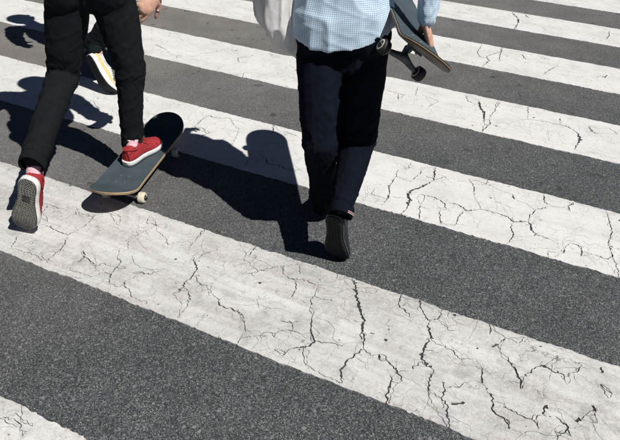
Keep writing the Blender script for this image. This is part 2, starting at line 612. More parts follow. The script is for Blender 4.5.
# cracks traced on the photograph: (width in photo pixels, x, y, x, y, ...)
CR = {
 0: [(1.0, 22,408, 14,416, 0,419), (.8, 33,427, 22,439)],
 1: [(1.0, 49,205, 45,211, 40,214), (.6, 12,168, 5,174), (1.2, 18,236, 15,243, 10,249),
  (1.1, 48,222, 44,226, 51,228, 58,232, 68,235.5, 79,230, 88,224, 95,216, 104,214, 114,213.6), (.8, 77,208, 76,215.6, 84,215, 95,216),
  (1.2, 68,236, 65,244, 61,250, 51,258, 48,263), (.7, 36,256, 49,252.6), (1.6, 83,251, 85,258, 79,263), (1.4, 85,258, 93,263), (1.2, 95,267, 103,264, 108,266),
  (.7, 70,268, 69,271), (.7, 81,274, 75,278), (.8, 98,275.4, 92,277.6), (1.3, 119,254, 117.6,259, 121,263, 117,268, 110,277, 109,285),
  (.9, 103,273.6, 109,274.4, 111,276), (1.0, 120,267, 126,269), (1.3, 131,273.6, 142,273, 149,275, 158,272.4, 165,270), (.9, 138,274, 132,280),
  (.9, 118,288, 124,286, 125,282), (.9, 124,286, 127,289), (.6, 132,298, 136,295), (1.1, 145,306, 147,302), 
  (1.5, 192,256, 195,264, 197,270, 191,279, 184,283, 181,290, 178,293.6, 173,293.6), (1.2, 196,262, 199,259, 204,255, 210,253, 217,251, 219,248),
  (1.1, 197,281.6, 204,286, 210.6,286.4), (1.3, 188,291, 190,297, 188,306, 184,311, 180,315, 178,319),
  (1.5, 216,298, 219,304, 224,308, 232,309.6, 237,312, 243,316.4), (.7, 243,316.4, 244.4,325),
  (1.0, 149,216, 147,224, 157,226, 143,232.4, 133,238, 126,245.6), (.8, 157,226, 157,232, 166,237.6, 168,246, 176,243, 190,242.4, 191,247),
  (1.2, 206,228, 198,237, 195.6,241.6), (.7, 121,218, 118,226), (1.0, 257,246, 251,253, 247.6,258),
  (.6, 232,260, 244,260.6, 250,265, 254,269), (1.3, 241,276, 253,273.6, 265,270, 275,267.6, 284,266.4),
  (1.1, 283,273, 286,277, 294,280.4, 302,279.6, 310,283.6, 320,287), (1.2, 295.6,281, 296,290, 290,300), (.8, 299,265, 300,275),
  (1.4, 315,295, 311,300, 310,307), (1.9, 313,316, 311,325, 311,334, 315,342, 305,348, 290,349.6, 283,357), (1.0, 315,342, 324,343.6),
  (1.1, 266,333, 275,334.4, 286,330.4, 303,334.4), (1.2, 275,334, 274.4,338), (1.2, 280,321.6, 291,323.6, 301,322.4), (1.0, 292,324, 293,329),
  (1.0, 238,344, 242,338.4, 258,336.4), (.8, 274,350, 280,354), (.6, 306,366, 307,359),
  (2.5, 351,277, 353,282, 356,289, 355.6,298, 359,304, 360,312, 363.6,320, 362.4,329, 363.6,346, 363.6,350), (2.0, 363.6,350, 354,356, 348,360, 345,366, 340,371, 342,384),
  (1.6, 363.6,350, 370.4,356.4), (.8, 337,274, 337,280), (.6, 332,301.6, 337,302.4), (.7, 378,290, 374,294),
  (1.4, 401,294, 398,305, 404,311, 411.6,318.4), (.8, 420,300, 420,308), (2.2, 379,355, 379,360, 382,362),
  (1.8, 386,359.6, 393,367, 397,372, 402,382, 398,383.6), (1.9, 390,376, 391,382, 386,395, 387.4,407),
  (1.1, 314,342, 326,343.6, 334,344, 342,346.4, 347,344), (1.3, 419,301, 421,310, 428,321, 437,320, 441,315, 442,308),
  (2.3, 428,321, 427.6,328, 431,337.6, 425,348, 422,358, 424,364, 431,369, 433,374), (1.5, 433,374, 429,379, 428,388, 431,394), (1.4, 422,362, 412,369),
  (1.2, 490,324, 489.6,335.6), (1.1, 442,346.6, 453,352, 458,358.4, 466,359.6, 476,360), (2.6, 491,347.6, 498,345), (1.2, 498,345, 506,339),
  (2.2, 505,357, 511,365, 516,373, 521,381, 520,390), (1.1, 524,338, 517,344), (.8, 448,330.6, 457,331.4),
  (1.7, 441,382, 445,390, 441,399, 447,406, 447,414, 449,422, 448.6,430), (1.3, 451,388, 459,388, 464,383.6),
  (1.4, 481,368, 481.6,382), (1.9, 481.6,378, 482,384), (1.9, 486,390, 491,397, 493,404, 491,409, 496,415, 504,419, 509,428),
  (1.3, 501,404, 508,410, 520,416, 534,422, 538,429), (1.0, 498,418, 508,421, 508.4,428), 
  (1.6, 523,378, 525,376, 535,368, 544,366, 552,372, 563,375.6, 566.4,385), (2.6, 541,366, 546,367.5), (1.4, 569,374, 577,373, 582,366), (3.4, 547,405.6, 542,415), (1.1, 540,416, 534,421),
  (1.8, 555,417, 561,423, 568,428, 565,433, 558,434, 554,432), (1.8, 567,430, 571,437), (1.5, 561,432, 556,440), (4.5, 576,423, 580,420), (1.0, 580,420, 585,416),
  (3.0, 592,406, 593.5,412), (1.0, 593,412, 597,424), (1.4, 600,385, 604,390), (2.6, 601,368, 602,374), (.8, 608,399, 612,395), (1.0, 558,357, 557,361),
  (3.6, 451,404, 455,404.4, 459,404, 463.5,404.8), (2.6, 461.5,402.5, 464,404.5), (2.6, 370,333.5, 374,334.5), (2.0, 378,332.5, 380,332.5), (3.6, 384,340, 387,341.5), (2.8, 476,349, 478,349.4),
  (1.6, 295,339, 299,339.5), (1.2, 196,276.5, 200,277)],
 2: [(1.3, 396,177, 389,187, 389,197, 382,205), (.8, 412,162, 408,169, 398,170.6), (.9, 421,170, 420,174, 411,182),
  (2.0, 435,168, 433.6,181), (2.6, 433.6,181, 423,187, 411,191, 408,195, 410,200, 406,210), (1.2, 406,210, 400,215), (1.2, 433.6,181, 445,177),
  (1.3, 420,195, 434,198, 444,204, 446,210), (1.6, 448,203.6, 458,205, 467,211.6), (1.2, 467,211.6, 481,210), (.9, 481,210, 496,213.6), (1.7, 496,213.6, 506,217, 513,222.4, 528,222.4), (1.2, 528,222.4, 530,215, 537,210, 550,207),
  (1.1, 464,211, 458,218, 455,226), (1.2, 420,205, 418.6,221), (1.3, 439,212.4, 441,225), (1.1, 488,180, 486,185), (.9, 469,180, 474,188, 474,197), (.8, 375,188, 371,195), (.6, 389,198, 406,198.4),
  (1.5, 513,195, 513.6,200), (1.4, 543.6,195, 544.4,203, 550,206), (1.4, 574,203, 568,208, 570,212), (2.0, 528,222.4, 531,229, 535,235), (1.1, 535,235, 549,240), (1.3, 513,222.4, 511,229, 513,237, 507,245),
  (.6, 513,236, 524,238, 533,237), (1.0, 570,243.6, 583,248), (1.5, 564,250, 564,254), (1.6, 581,250, 581,257), (1.0, 548,252, 548,258),
  (1.1, 606,211, 608.6,221.6, 612,233, 608,243, 611,254.5, 615.5,253), (2.0, 611,254, 612,258), (1.2, 612,257, 617.7,270.5, 618,279), (1.2, 591.6,255, 607.5,260, 611,257),
  (1.1, 208,116, 201,121, 195,127), (3.2, 201,137, 206,135), (1.2, 206,135, 210,133), (.7, 239,130, 237,135, 233,143.6, 229,147), (.8, 222,119, 230,118.4), (1.3, 273,125, 273,133, 270,135), (.8, 283,137, 288,134, 298,137),
  (1.2, 260,154, 266,160, 268,165, 278,166, 292,172, 304,169), (1.0, 244,166, 250,160), (.8, 100,109, 92,116), (.8, 92,100, 84,106), (1.0, 165,120, 171,114)],
 3: [(.8, 384,90, 394,93, 405,96), (.9, 398,94, 398,100), (.7, 418,86, 415,97), (1.0, 427,108, 433,104.4, 439,102), (.9, 465,96, 468,101.6, 474,104.4),
  (2.2, 479,101, 480,108, 484,114, 484,122), (1.4, 489,120, 490,124, 485,129, 481,133), (1.0, 497,102, 495,111, 489,118), (1.1, 528,108, 528,114), (1.0, 539,121, 552,123.6), (1.2, 557,125, 566,126.4, 576,132.4), (2.2, 576,132.4, 580,138, 577.6,144), (1.1, 577.6,144, 574,150),
  (1.4, 560,119, 560,121), (1.2, 589,127, 592,132.4), (.8, 592,132.4, 598,135), (.9, 608,128, 618,135), (1.0, 499,102, 497,107), (.7, 520,120, 533,120.4),
  (.7, 194,57, 200,54.4, 220,52, 223,49), (2.0, 234,51.6, 238,51.2), (1.4, 167.5,36.4, 170.5,36.4), (.9, 237,58, 239,63), (1.0, 155,45, 165,49.6), (.9, 178,56, 176,58), (.7, 217,71, 220,67, 228,65), (.7, 248,58, 254,55.6), (.7, 242,79, 244,73, 252,73.6)],
 4: [(.9, 482,45, 477,53, 480,58), (1.2, 502,47, 501,52.4, 493,54.4, 486,57, 489,61, 482,67), (1.0, 501,52, 499,58, 500,61), (1.2, 522,55, 525.6,60), (1.1, 558,66.5, 552,69, 546.6,72, 544,75), (1.4, 607,75.3, 604,78.5), (.7, 448,44, 450,47), (1.6, 212,14, 216,14.2)],
 5: [(1.2, 512,13, 518,19), (2.2, 518,19, 518,23), (1.2, 518,23, 514,30), (1.2, 525,15, 528,18), (.8, 473,8, 468,11), (1.0, 609,30.7, 609,36, 606,39.5)],
}


def uv_of(p):
    return (p.x * UA.x + p.y * UA.y, p.x * VA.x + p.y * VA.y)


def densify(pts, step, jit):
    """subdivide a crack and make it wander"""
    out = [np.array(pts[0], float)]
    for a, b_ in zip(pts[:-1], pts[1:]):
        a, b_ = np.array(a, float), np.array(b_, float)
        L = np.linalg.norm(b_ - a)
        n = max(1, int(L / step))
        d = (b_ - a) / (L + 1e-9)
        q = np.array((-d[1], d[0]))
        for i in range(1, n + 1):
            e = 0 if i == n else rng.normal(0, jit)
            out.append(a + (b_ - a) * i / n + q * e)
    return out


def crack_quads(pts, width, taper=True):
    """short overlapping quads along a jagged crack"""
    n = len(pts)
    L, Rr = [], []
    for i, p in enumerate(pts):
        a, b_ = pts[max(0, i - 1)], pts[min(n - 1, i + 1)]
        d = (b_ - a) / (np.linalg.norm(b_ - a) + 1e-9)
        q = np.array((-d[1], d[0]))
        k = 1.0
        if taper:
            e = min(i, n - 1 - i) / max(1, (n - 1) / 2)
            k = .30 + .70 * min(1, e * 2.2)
        w1 = width * k * .5 * rng.uniform(.45, 1.6)
        w2 = width * k * .5 * rng.uniform(.45, 1.6)
        L.append(p + q * w1)
        Rr.append(p - q * w2)
    return [(L[i], L[i + 1], Rr[i + 1], Rr[i]) for i in range(n - 1)]


def random_cracks(u0, u1, v0, v1, n, wlo, whi):
    out = []
    for _ in range(n):
        p = np.array((rng.uniform(u0, u1), rng.uniform(v0, v1)))
        a = rng.uniform(0, 2 * math.pi)
        pts = [p]
        for _ in range(rng.integers(3, 9)):
            a += rng.normal(0, .55)
            p = p + np.array((math.cos(a), math.sin(a))) * rng.uniform(.02, .055)
            pts.append(p)
        out.append((pts, rng.uniform(wlo, whi)))
    return out


def stripe(n, label):
    vc = OFF + n * PITCH
    u0, u1 = -6.2 + .05 * (n % 3), 5.4 - .04 * (n % 2)
    v0, v1 = vc - WID / 2, vc + WID / 2
    # ragged outline
    us = np.arange(u0, u1, .011)
    k = len(us)

    def rag(s):
        q = np.stack([us * 14, np.full(k, n * 7.3 + s), np.zeros(k)], 1)
        q2 = np.stack([us * 75, np.full(k, n * 3.1 + s), np.zeros(k)], 1)
        return (vnoise(q) - .5) * .010 + (vnoise(q2) - .5) * .0075
    lo = v0 + rag(0)
    hi = v1 + rag(50)
    quads = []
    traced = []
    for c in CR.get(n, []):
        px = c[0]
        P = [at(c[i], c[i + 1]) for i in range(1, len(c), 2)]
        depth = (P[0].y * ct + CAMH * st)
        wd = px * depth / F * .86
        pts = densify([uv_of(p) for p in P], .0075, .0026)
        quads += crack_quads(pts, wd, taper=px < 2.4 or len(pts) > 4)
        if len(pts) > 2 and px < 2.6:
            traced.append(pts)
        if len(pts) > 5 and px >= .9:
            for _ in range(max(1, len(pts) // 12)):
                i = int(rng.integers(1, len(pts) - 1))
                a_ = math.atan2(*(pts[i + 1] - pts[i - 1])[::-1]) + rng.choice((-1, 1)) * rng.uniform(.5, 1.6)
                q_ = [pts[i]]
                for _ in range(int(rng.integers(2, 7))):
                    a_ += rng.normal(0, .5)
                    q_.append(q_[-1] + np.array((math.cos(a_), math.sin(a_))) * rng.uniform(.005, .011))
                quads += crack_quads(q_, wd * rng.uniform(.25, .5))
            for _ in range(len(pts) // 5):
                i = int(rng.integers(0, len(pts)))
                r_ = wd * rng.uniform(.5, 1.1)
                c0 = pts[i] + rng.normal(0, wd * .5, 2)
                a0 = rng.uniform(0, 6.28)
                quads.append(tuple(c0 + np.array((math.cos(a0 + j * 1.2566), math.sin(a0 + j * 1.2566))) * r_ * rng.uniform(.5, 1.2) for j in range(5)))
    # thin cracks link the loose ends into a network
    for ti, tr in enumerate(traced):
        for e_ in (tr[0], tr[-1]):
            best = None
            for tj, t2_ in enumerate(traced):
                if tj == ti:
                    continue
                for q_ in t2_[::3]:
                    dd = np.linalg.norm(q_ - e_)
                    if .012 < dd < .17 and (best is None or dd < best[0]):
                        best = (dd, q_)
            if best is not None and rng.random() < .85:
                mid_ = (e_ + best[1]) / 2 + rng.normal(0, best[0] * .14, 2)
                quads += crack_quads(densify([e_, mid_, best[1]], .008, .0024), rng.uniform(.0016, .0030), taper=False)
    for pts, wd in random_cracks(u0, u1, v0, v1, 230 if n == 1 else 150, .0007, .0019 if n == 1 else .0017):
        quads += crack_quads(densify(pts, .009, .0022), wd)
    # small flakes missing from the paint, more of them near the edges
    for _ in range(420 if n == 1 else 260):
        u_ = rng.uniform(u0, u1)
        t_ = rng.beta(.7, .7)
        c = np.array((u_, v0 + (v1 - v0) * t_))
        r_ = rng.uniform(.0015, .0052) * (1.0 if rng.random() < .9 else 1.9)
        a0 = rng.uniform(0, 6.28)
        asp = rng.uniform(.4, 1)
        quads.append(tuple(c + np.array((math.cos(a0 + j * 1.2566) * r_, math.sin(a0 + j * 1.2566) * r_ * asp)) * rng.uniform(.7, 1.2) for j in range(5)))
    # triangulate in lengths of about 0.6 m (much faster), weld the lengths together afterwards
    Z = .0045
    bm = bmesh.new()
    crk_v, crk_f = [], []
    cut = list(range(0, k - 1, 55)) + [k - 1]
    if cut[-1] - cut[-2] < 10:
        cut.pop(-2)
    def ccw(q):
        c_ = sum(q) / len(q)
        return sorted(q, key=lambda p: math.atan2(p[1] - c_[1], p[0] - c_[0]))
    quads = [ccw(q) for q in quads]
    qlo = [min(p[0] for p in q) for q in quads]
    qhi = [max(p[0] for p in q) for q in quads]
    for i0, i1 in zip(cut[:-1], cut[1:]):
        verts = [Vector((us[i], lo[i])) for i in range(i0, i1 + 1)] + [Vector((us[i], hi[i])) for i in range(i1, i0 - 1, -1)]
        faces = [list(range(len(verts)))]
        for q, a_, b_ in zip(quads, qlo, qhi):
            if b_ < us[i0] or a_ > us[i1]:
                continue
            i = len(verts)
            verts += [Vector((p[0], p[1])) for p in q]
            faces.append(list(range(i, i + len(q))))
        V, E_, Fc, ov, oe, of = delaunay_2d_cdt(verts, [], faces, 1, 1e-6)
        bv = {}
        cv = {}
        for f, src in zip(Fc, of):
            if list(src) == [0]:
                for i in f:
                    if i not in bv:
                        bv[i] = bm.verts.new((V[i].x, V[i].y - vc, Z))
                try:
                    bm.faces.new([bv[i] for i in f])
                except ValueError:
                    pass
            elif 0 in src:
                for i in f:
                    if i not in cv:
                        cv[i] = len(crk_v)
                        crk_v.append((V[i].x, V[i].y - vc, .0012))
                crk_f.append(tuple(cv[i] for i in f))
    bmesh.ops.remove_doubles(bm, verts=bm.verts[:], dist=2e-5)
    bm.normal_update()
    for f in bm.faces:
        if f.normal.z < 0:
            f.normal_flip()
    be = [e for e in bm.edges if e.is_boundary]
    low = {}
    for e in be:
        a, b_ = e.verts
        fl = e.link_faces[0]
        for v in (a, b_):
            if v not in low:
                low[v] = bm.verts.new((v.co.x, v.co.y, -.001))
        # walls face outwards
        vs2 = [lp.vert for lp in fl.loops]
        i = vs2.index(a)
        if vs2[(i + 1) % len(vs2)] == b_:
            a, b_ = b_, a
        try:
            bm.faces.new([a, b_, low[b_], low[a]])
        except ValueError:
            pass
    me_ = bpy.data.meshes.new('stripe')
    bm.to_mesh(me_)
    bm.free()
    o = link('crosswalk_stripe', me_, M['paint_worn' if n <= 1 else 'paint'], smooth=False)
    o.location = VA * vc
    o.rotation_euler = (0, 0, -AZ)
    o['kind'] = 'structure'
    o['label'] = label
    me_ = mesh(crk_v, crk_f)
    cr_ = link('crack_dirt', me_, M['tar'], o, smooth=False)
    cr_['kind'] = 'stuff'
    return o


SL = {-1: 'white crossing stripe just behind the nearest visible one', 0: 'white crossing stripe cut off at the bottom left corner',
      1: 'widest worn white stripe under the lifted red shoe, heavily cracked', 2: 'white stripe with the black shadows lying over it',
      3: 'white stripe passing behind the knees of the walkers', 4: 'white stripe passing under the hand with the board',
      5: 'farthest fully visible white stripe, upper right', 6: 'white stripe just cut off by the top edge', 7: 'white stripe beyond the top edge'}
for n_ in range(-1, 8):
    stripe(n_, SL[n_])


# ------------------------------------------------------------------ skateboards
def place(y_axis, x_hint, origin):
    y = Vector(y_axis).normalized()
    x = Vector(x_hint)
    x = (x - y * x.dot(y)).normalized()
    z = x.cross(y)
    mt = Matrix((x, y, z)).transposed().to_4x4()
    mt.translation = origin
    return mt


BL, BW, DT = .825, .208, .0115


def deck_z(y):
    a = abs(y)
    k = BL / 2 - .165
    if a <= k:
        return .0
    q = a - k
    # the kick bends over 5 cm, then runs straight
    if q < .05:
        return math.tan(R(21)) * q * q / .1
    return math.tan(R(21)) * (.025 + (q - .05))


def deck_hw(y):
    e = .125
    q = abs(y) - (BL / 2 - e)
    if q <= 0:
        return BW / 2
    return BW / 2 * max(0.0, 1 - (q / e) ** 2.3) ** .5


def deck_mesh(z0, z1, inset=0.0, nx=10):
    ys = [-BL / 2 + BL * (.5 - .5 * math.cos(math.pi * i / 64)) for i in range(65)]
    ys[0] += .0006
    ys[-1] -= .0006
    rings = []
    for y in ys:
        hw = max(.004, deck_hw(y) - inset)
        zz = deck_z(y)
        yy = y * (1 - inset / (BL / 2))
        flat = 1 - min(1, max(0, (abs(y) - .22) / .1))
        top, bot = [], []
        for i in range(nx + 1):
            s_ = -1 + 2 * i / nx
            c_ = .0065 * abs(s_) ** 2.2 * flat
            top.append((s_ * hw, yy, zz + z1 + c_))
            bot.append((s_ * hw, yy, zz + z0 + c_))
        rings.append(bot + top[::-1])
    return MB().rings(rings)


def make_board(mx, label, dark, label_group=None):
    root = thing('skateboard', (0, 0, 0), label, 'skateboard')
    root.matrix_world = mx
    top = .108
    dk = deck_mesh(top - DT, top).build('deck', M['deck_under' if dark else 'wood'], root, smooth=False)
    if not dark:
        deck_mesh(top - .0078, top - .0052, -.0006).build('middle_ply', M['deck_under'], dk, smooth=False)
    if dark:
        deck_mesh(top - .0042, top - .0018, -.0008).build('top_ply', M['wood'], dk, smooth=False)
    md = dk.modifiers.new('b', 'BEVEL')
    md.width, md.segments, md.limit_method, md.angle_limit = .002, 2, 'ANGLE', R(50)
    deck_mesh(top + .0002, top + .0014, .0012).build('grip_tape', M['grip'], dk, smooth=False)
    deck_mesh(top - DT - .0012, top - DT - .0002, .004).build('underside_paint', M['deck_under'], dk, smooth=False)
    for s in (-1, 1):
        # four bolts per truck
        for bx in (-.0206, .0206):
            for by in (-.027, .027):
                MB().limb([(bx, s * .215 + by, top + .0012), (bx, s * .215 + by, top + .0022)], [.0035, .0028], 10).build('bolt', M['steel'], dk)
        tk = MB().box((0, s * .215, top - DT - .006), .028, .044, .004, bev=.003)
        tk.limb([(0, s * .195, top - DT - .008), (0, s * .203, top - DT - .030)], [.017, .013], 14)
        tk = tk.build('truck', M['truck_dark' if dark else 'steel'], root, smooth=False)
        zx = .0265
        hb = MB().limb([(-.062, s * .223, zx), (-.03, s * .222, zx + .006), (0, s * .218, zx + .013), (.03, s * .222, zx + .006), (.062, s * .223, zx)],
                       [.0095, .0125, .0175, .0125, .0095], 14)
        hb.limb([(0, s * .215, zx + .012), (0, s * .18, zx + .036)], [.015, .009], 12)
        hb.build('hanger', M['truck_dark' if dark else 'steel'], tk)
        MB().limb([(-.108, s * .223, zx), (.108, s * .223, zx)], [.0042, .0042], 10).build('axle', M['steel'], tk)
        for e in (-1, 1):
            c = Vector((e * .088, s * .223, zx))
            prof = [(-.017, .0150), (-.0165, .0205), (-.0135, .0250), (-.008, .0265), (.008, .0265), (.0135, .0250), (.0165, .0205), (.017, .0150), (.0135, .0130)]
            rings = [[c + Vector((px_, r_ * math.cos(2 * math.pi * j / 28), r_ * math.sin(2 * math.pi * j / 28))) for j in range(28)] for px_, r_ in prof]
            whl = MB().rings(rings).build('wheel', M['wheel_dark' if dark else 'wheel'], root)
            if dark:
                for q in (-1, 1):
                    rg = [[c + Vector((q * px_, r_ * math.cos(2 * math.pi * j / 24), r_ * math.sin(2 * math.pi * j / 24))) for j in range(24)]
                          for px_, r_ in ((.0150, .0205), (.0178, .0200), (.0182, .0165), (.0160, .0120))]
                    MB().rings(rg).build('wheel_face', M['wheel'], whl)
            be = MB().limb([c + Vector((e * .010, 0, 0)), c + Vector((e * .0155, 0, 0))], [.0112, .0112], 18)
            be = be.build('bearing', M['bearing'], whl)
            nu = [[c + Vector((e * px_, .0058 * math.cos(math.pi * j / 3), .0058 * math.sin(math.pi * j / 3))) for j in range(6)] for px_ in (.014, .0215)]
            MB().rings(nu if e > 0 else nu[::-1]).build('axle_nut', M['steel'], whl, smooth=False)
    return root


# board under the red shoe
b_tail, b_nose = at(102.5, 199.5, .125), at(171.5, 118, .125)
hd = (b_nose - b_tail)
hd.z = 0
hd.normalize()
bc = (b_tail + b_nose) / 2
bc.z = 0.005 * 0
board1 = make_board(place(hd, Vector((hd.y, -hd.x, 0)), bc), 'skateboard with slate grip tape and cream wheels rolling under a red sneaker', False)
DECK = .1095

# board carried level at the hip, tail towards the camera
t2, n2 = at(427.0, 67.0, .886), Vector((.282, 2.700, .992))
ax2 = (n2 - t2).normalized()
xh2 = Vector((.80, .06, -.60))
mx2 = place(ax2, xh2, (0, 0, 0))
zn2 = mx2.to_3x3() @ Vector((0, 0, 1))
mx2.translation = (t2 + n2) / 2 - zn2 * .105
board2 = make_board(mx2, 'skateboard with dark trucks and wheels carried at the hip of the checked-shirt walker', True)


# ------------------------------------------------------------------ shoes
SHW = [(0, .008), (.012, .019), (.04, .0275), (.09, .0325), (.16, .0345), (.28, .0335), (.40, .0335), (.52, .0385), (.63, .0450), (.72, .0478), (.80, .0462), (.88, .0395), (.94, .0300), (.98, .0180), (1, .008)]
SHH = [(0, .030), (.02, .052), (.06, .066), (.15, .070), (.28, .066), (.40, .080), (.48, .076), (.60, .060), (.72, .046), (.85, .037), (.93, .030), (.98, .019), (1, .010)]


def lerp(tab, s):
    for (a, x), (b_, y) in zip(tab[:-1], tab[1:]):
        if s <= b_:
            return x + (y - x) * (s - a) / (b_ - a)
    return tab[-1][1]


def make_shoe(person, H, D, N, st_, side=1, bend=0.0, L=.285, wk=1.0):
    """H heel point of the outsole, D heel to ball, N out of the sole through the foot"""
    yv = Vector(D).normalized()
    zv = Vector(N)
    zv = (zv - yv * zv.dot(yv)).normalized()
    xv = yv.cross(zv)
    H = Vector(H)
    yb, arc = .62 * L, .16 * L

    def tf(p):
        x, y, z = p
        if bend and y > yb:
            q = y - yb
            ph = bend * min(1.0, q / arc)
            k = arc / bend
            cy, cz = yb + k * math.sin(ph), k * (1 - math.cos(ph))
            if q > arc:
                cy += (q - arc) * math.cos(bend)
                cz += (q - arc) * math.sin(bend)
            y, z = cy - z * math.sin(ph), cz + z * math.cos(ph)
        return H + xv * x + yv * y + zv * z
    SS = sorted(set([i / 44 for i in range(45)] + [.006, .012, .03, .97, .985, .993]))

    def xc(s):
        return -side * (.006 * math.sin(math.pi * min(1, max(0, (s - .25) / .75))) - .008 * max(0, s - .8) / .2)

    def slab(z0, z1, ins, nx=8, rnd=.0):
        rg = []
        for s in SS:
            hw = max(.003, lerp(SHW, s) * wk - ins)
            y = s * L
            y = ins + (L - 2 * ins) * s
            lift = .010 * max(0, (s - .78) / .22) ** 2
            bt = [(xc(s) + hw * (-1 + 2 * i / nx) * (1 - rnd), y, z0 + lift * 1) for i in range(nx + 1)]
            md_ = [(xc(s) + hw, y, (z0 + z1) / 2 + lift), ]
            tp = [(xc(s) + hw * (1 - 2 * i / nx) * (1 - rnd * .5), y, z1 + lift) for i in range(nx + 1)]
            ml_ = [(xc(s) - hw, y, (z0 + z1) / 2 + lift), ]
            rg.append([tf(p) for p in bt + md_ + tp + ml_])
        return MB().rings(rg)
    hs = st_['sole_h']
    shoe = slab(.0045, hs, .0, rnd=.03).build('shoe', M[st_['mid']], None)
    under(shoe, person)
    shoe['label'] = st_['label']
    slab(.0, .006, .0035).build('outsole', M[st_['out']], shoe)
    if st_.get('foxing_line'):
        # thin line moulded round the sole
        lp = []
        for sgn in (1, -1):
            for s in (SS if sgn == 1 else SS[::-1]):
                lift = .010 * max(0, (s - .78) / .22) ** 2
                lp.append((xc(s) + sgn * (lerp(SHW, s) * wk + .0004), s * L, st_.get('fox_z', hs - .006) + lift))
        rg = []
        nl = len(lp)
        for i in range(nl):
            c = tf(lp[i])
            tdir = (tf(lp[(i + 1) % nl]) - tf(lp[i - 1])).normalized()
            o_ = zv.cross(tdir)
            if o_.length < 1e-4:
                o_ = xv.copy()
            o_.normalize()
            u_ = tdir.cross(o_)
            rg.append([c + (o_ * math.cos(a) + u_ * math.sin(a)) * st_.get('fox_r', .0013) for a in (0, 1.57, 3.14, 4.71)])
        MB().rings(rg, closed=True).build('foxing_line', M[st_['foxing_line']], shoe)

    def arch(s, th, grow=0.0):
        hw = max(.004, lerp(SHW, s) * wk - .0022) + grow
        hh = lerp(SHH, s) * st_.get('hk', 1) + grow
        e = .80 if s < .4 else .72
        cx, sx_ = math.cos(th), math.sin(th)
        lift = .010 * max(0, (s - .78) / .22) ** 2
        lean = .004 * (1 - s) * sx_
        return (xc(s) + hw * math.copysign(abs(cx) ** e, cx) * (1 - .10 * sx_), s * L + lean + (.004 if s < .03 else 0), hs - .006 + lift + hh * abs(sx_) ** e)
    rg = []
    for s in SS:
        ring = [tf(arch(s, math.pi * i / 20)) for i in range(21)]
        rg.append(ring[::-1])
    up = MB().rings(rg)
    up = link('upper', mesh(up.v, up.f), M[st_['up']], shoe)
    if st_.get('band'):
        for sg in (0, 1):
            rg = []
            for s in [x for x in SS if .02 < x < .97]:
                ths = [.10 + .30 * i / 5 for i in range(6)]
                if sg:
                    ths = [math.pi - t for t in ths]
                o_ = [tf(arch(s, t, .0018)) for t in ths]
                i_ = [tf(arch(s, t, -.001)) for t in ths[::-1]]
                rg.append(o_ + i_)
            MB().rings(rg).build('side_band', M[st_['band']], up)
    if st_.get('stripe'):
        for sg in (0, 1):
            pts = []
            for i in range(15):
                t = i / 14
                s = .06 + .50 * t
                th = .35 + .62 * math.sin(math.pi * (t * .75 + .12)) ** 1.3
                pts.append(tf(arch(s, math.pi - th if sg else th, .0010)))
            MB().limb(pts, [.0016] * 15, 6).build('side_stripe', M[st_['stripe']], up)
    # heel counter patch
    if st_.get('heel_tab'):
        rg = []
        for i in range(8):
            th = .30 + 2.54 * i / 7
            rg.append([tf(arch(.028, th, .0012)), tf(arch(.10, th, .0012)), tf(arch(.10, th, .0030)), tf(arch(.028, th, .0034))])
        MB().rings(rg).build('heel_counter', M[st_['heel_tab']], up)
    # collar roll round the ankle opening
    rg = []
    for i in range(28):
        a = 2 * math.pi * i / 28
        s = .225 + .185 * math.cos(a)
        c = Vector((xc(s) + .027 * wk * math.sin(a), s * L, hs - .004 + (lerp(SHH, s)) * st_.get('hk', 1) * .97 - .016 * abs(math.sin(a)) ** 1.5))
        n_ = Vector((math.sin(a), math.cos(a) * .9, 0)).normalized()
        rg.append([tf(c + n_ * (.0042 * math.cos(b_)) + Vector((0, 0, .0045 * math.sin(b_)))) for b_ in [j * math.pi / 4 for j in range(8)]])
    MB().rings(rg, closed=True).build('collar', M[st_['collar']], up)
    # laces over the tongue
    for i in range(5):
        s = .415 + .048 * i
        pts = [tf(Vector(arch(s + .012 * math.sin(j), math.pi / 2 + (.62 - .30 * j / 2 if 0 else .62) * (1 - j / 3), .0022))) for j in range(7)]
        MB().limb(pts, [.0022] * 7, 6).build('lace', M[st_['lace']], up)
    if st_.get('tread'):
        v, f = [], []
        ny = int(L / .0088)
        for r_ in range(ny):
            y0 = .010 + r_ * .0088
            s = y0 / L
            if s > .975:
                break
            hw = max(0, lerp(SHW, s) * wk - .0065)
            lift = .010 * max(0, (s - .78) / .22) ** 2
            n_ = max(1, int(2 * hw / .0058))
            for i in range(n_):
                xa, xb = -hw + 2 * hw * i / n_, -hw + 2 * hw * (i + 1) / n_
                ya, yb_ = (y0 - .0024, y0 + .0024) if i % 2 else (y0 + .0024, y0 - .0024)
                if st_['tread'] == 'patch' and .30 < s < .42 and abs((xa + xb) / 2) < .015:
                    continue
                o_ = len(v)
                for z in (-.0018 + lift, .001 + lift):
                    v += [tf((xa + xc(s), ya - .0017, z)), tf((xb + xc(s), yb_ - .0017, z)), tf((xb + xc(s), yb_ + .0017, z)), tf((xa + xc(s), ya + .0017, z))]
                f += [tuple(o_ + k_ for k_ in q) for q in ((0, 1, 2, 3), (7, 6, 5, 4), (4, 5, 1, 0), (5, 6, 2, 1), (6, 7, 3, 2), (7, 4, 0, 3))]
        td = link('tread', mesh(v, f), M[st_['tread_mat']], shoe, smooth=False)
        td['kind'] = 'stuff'
    return shoe, tf


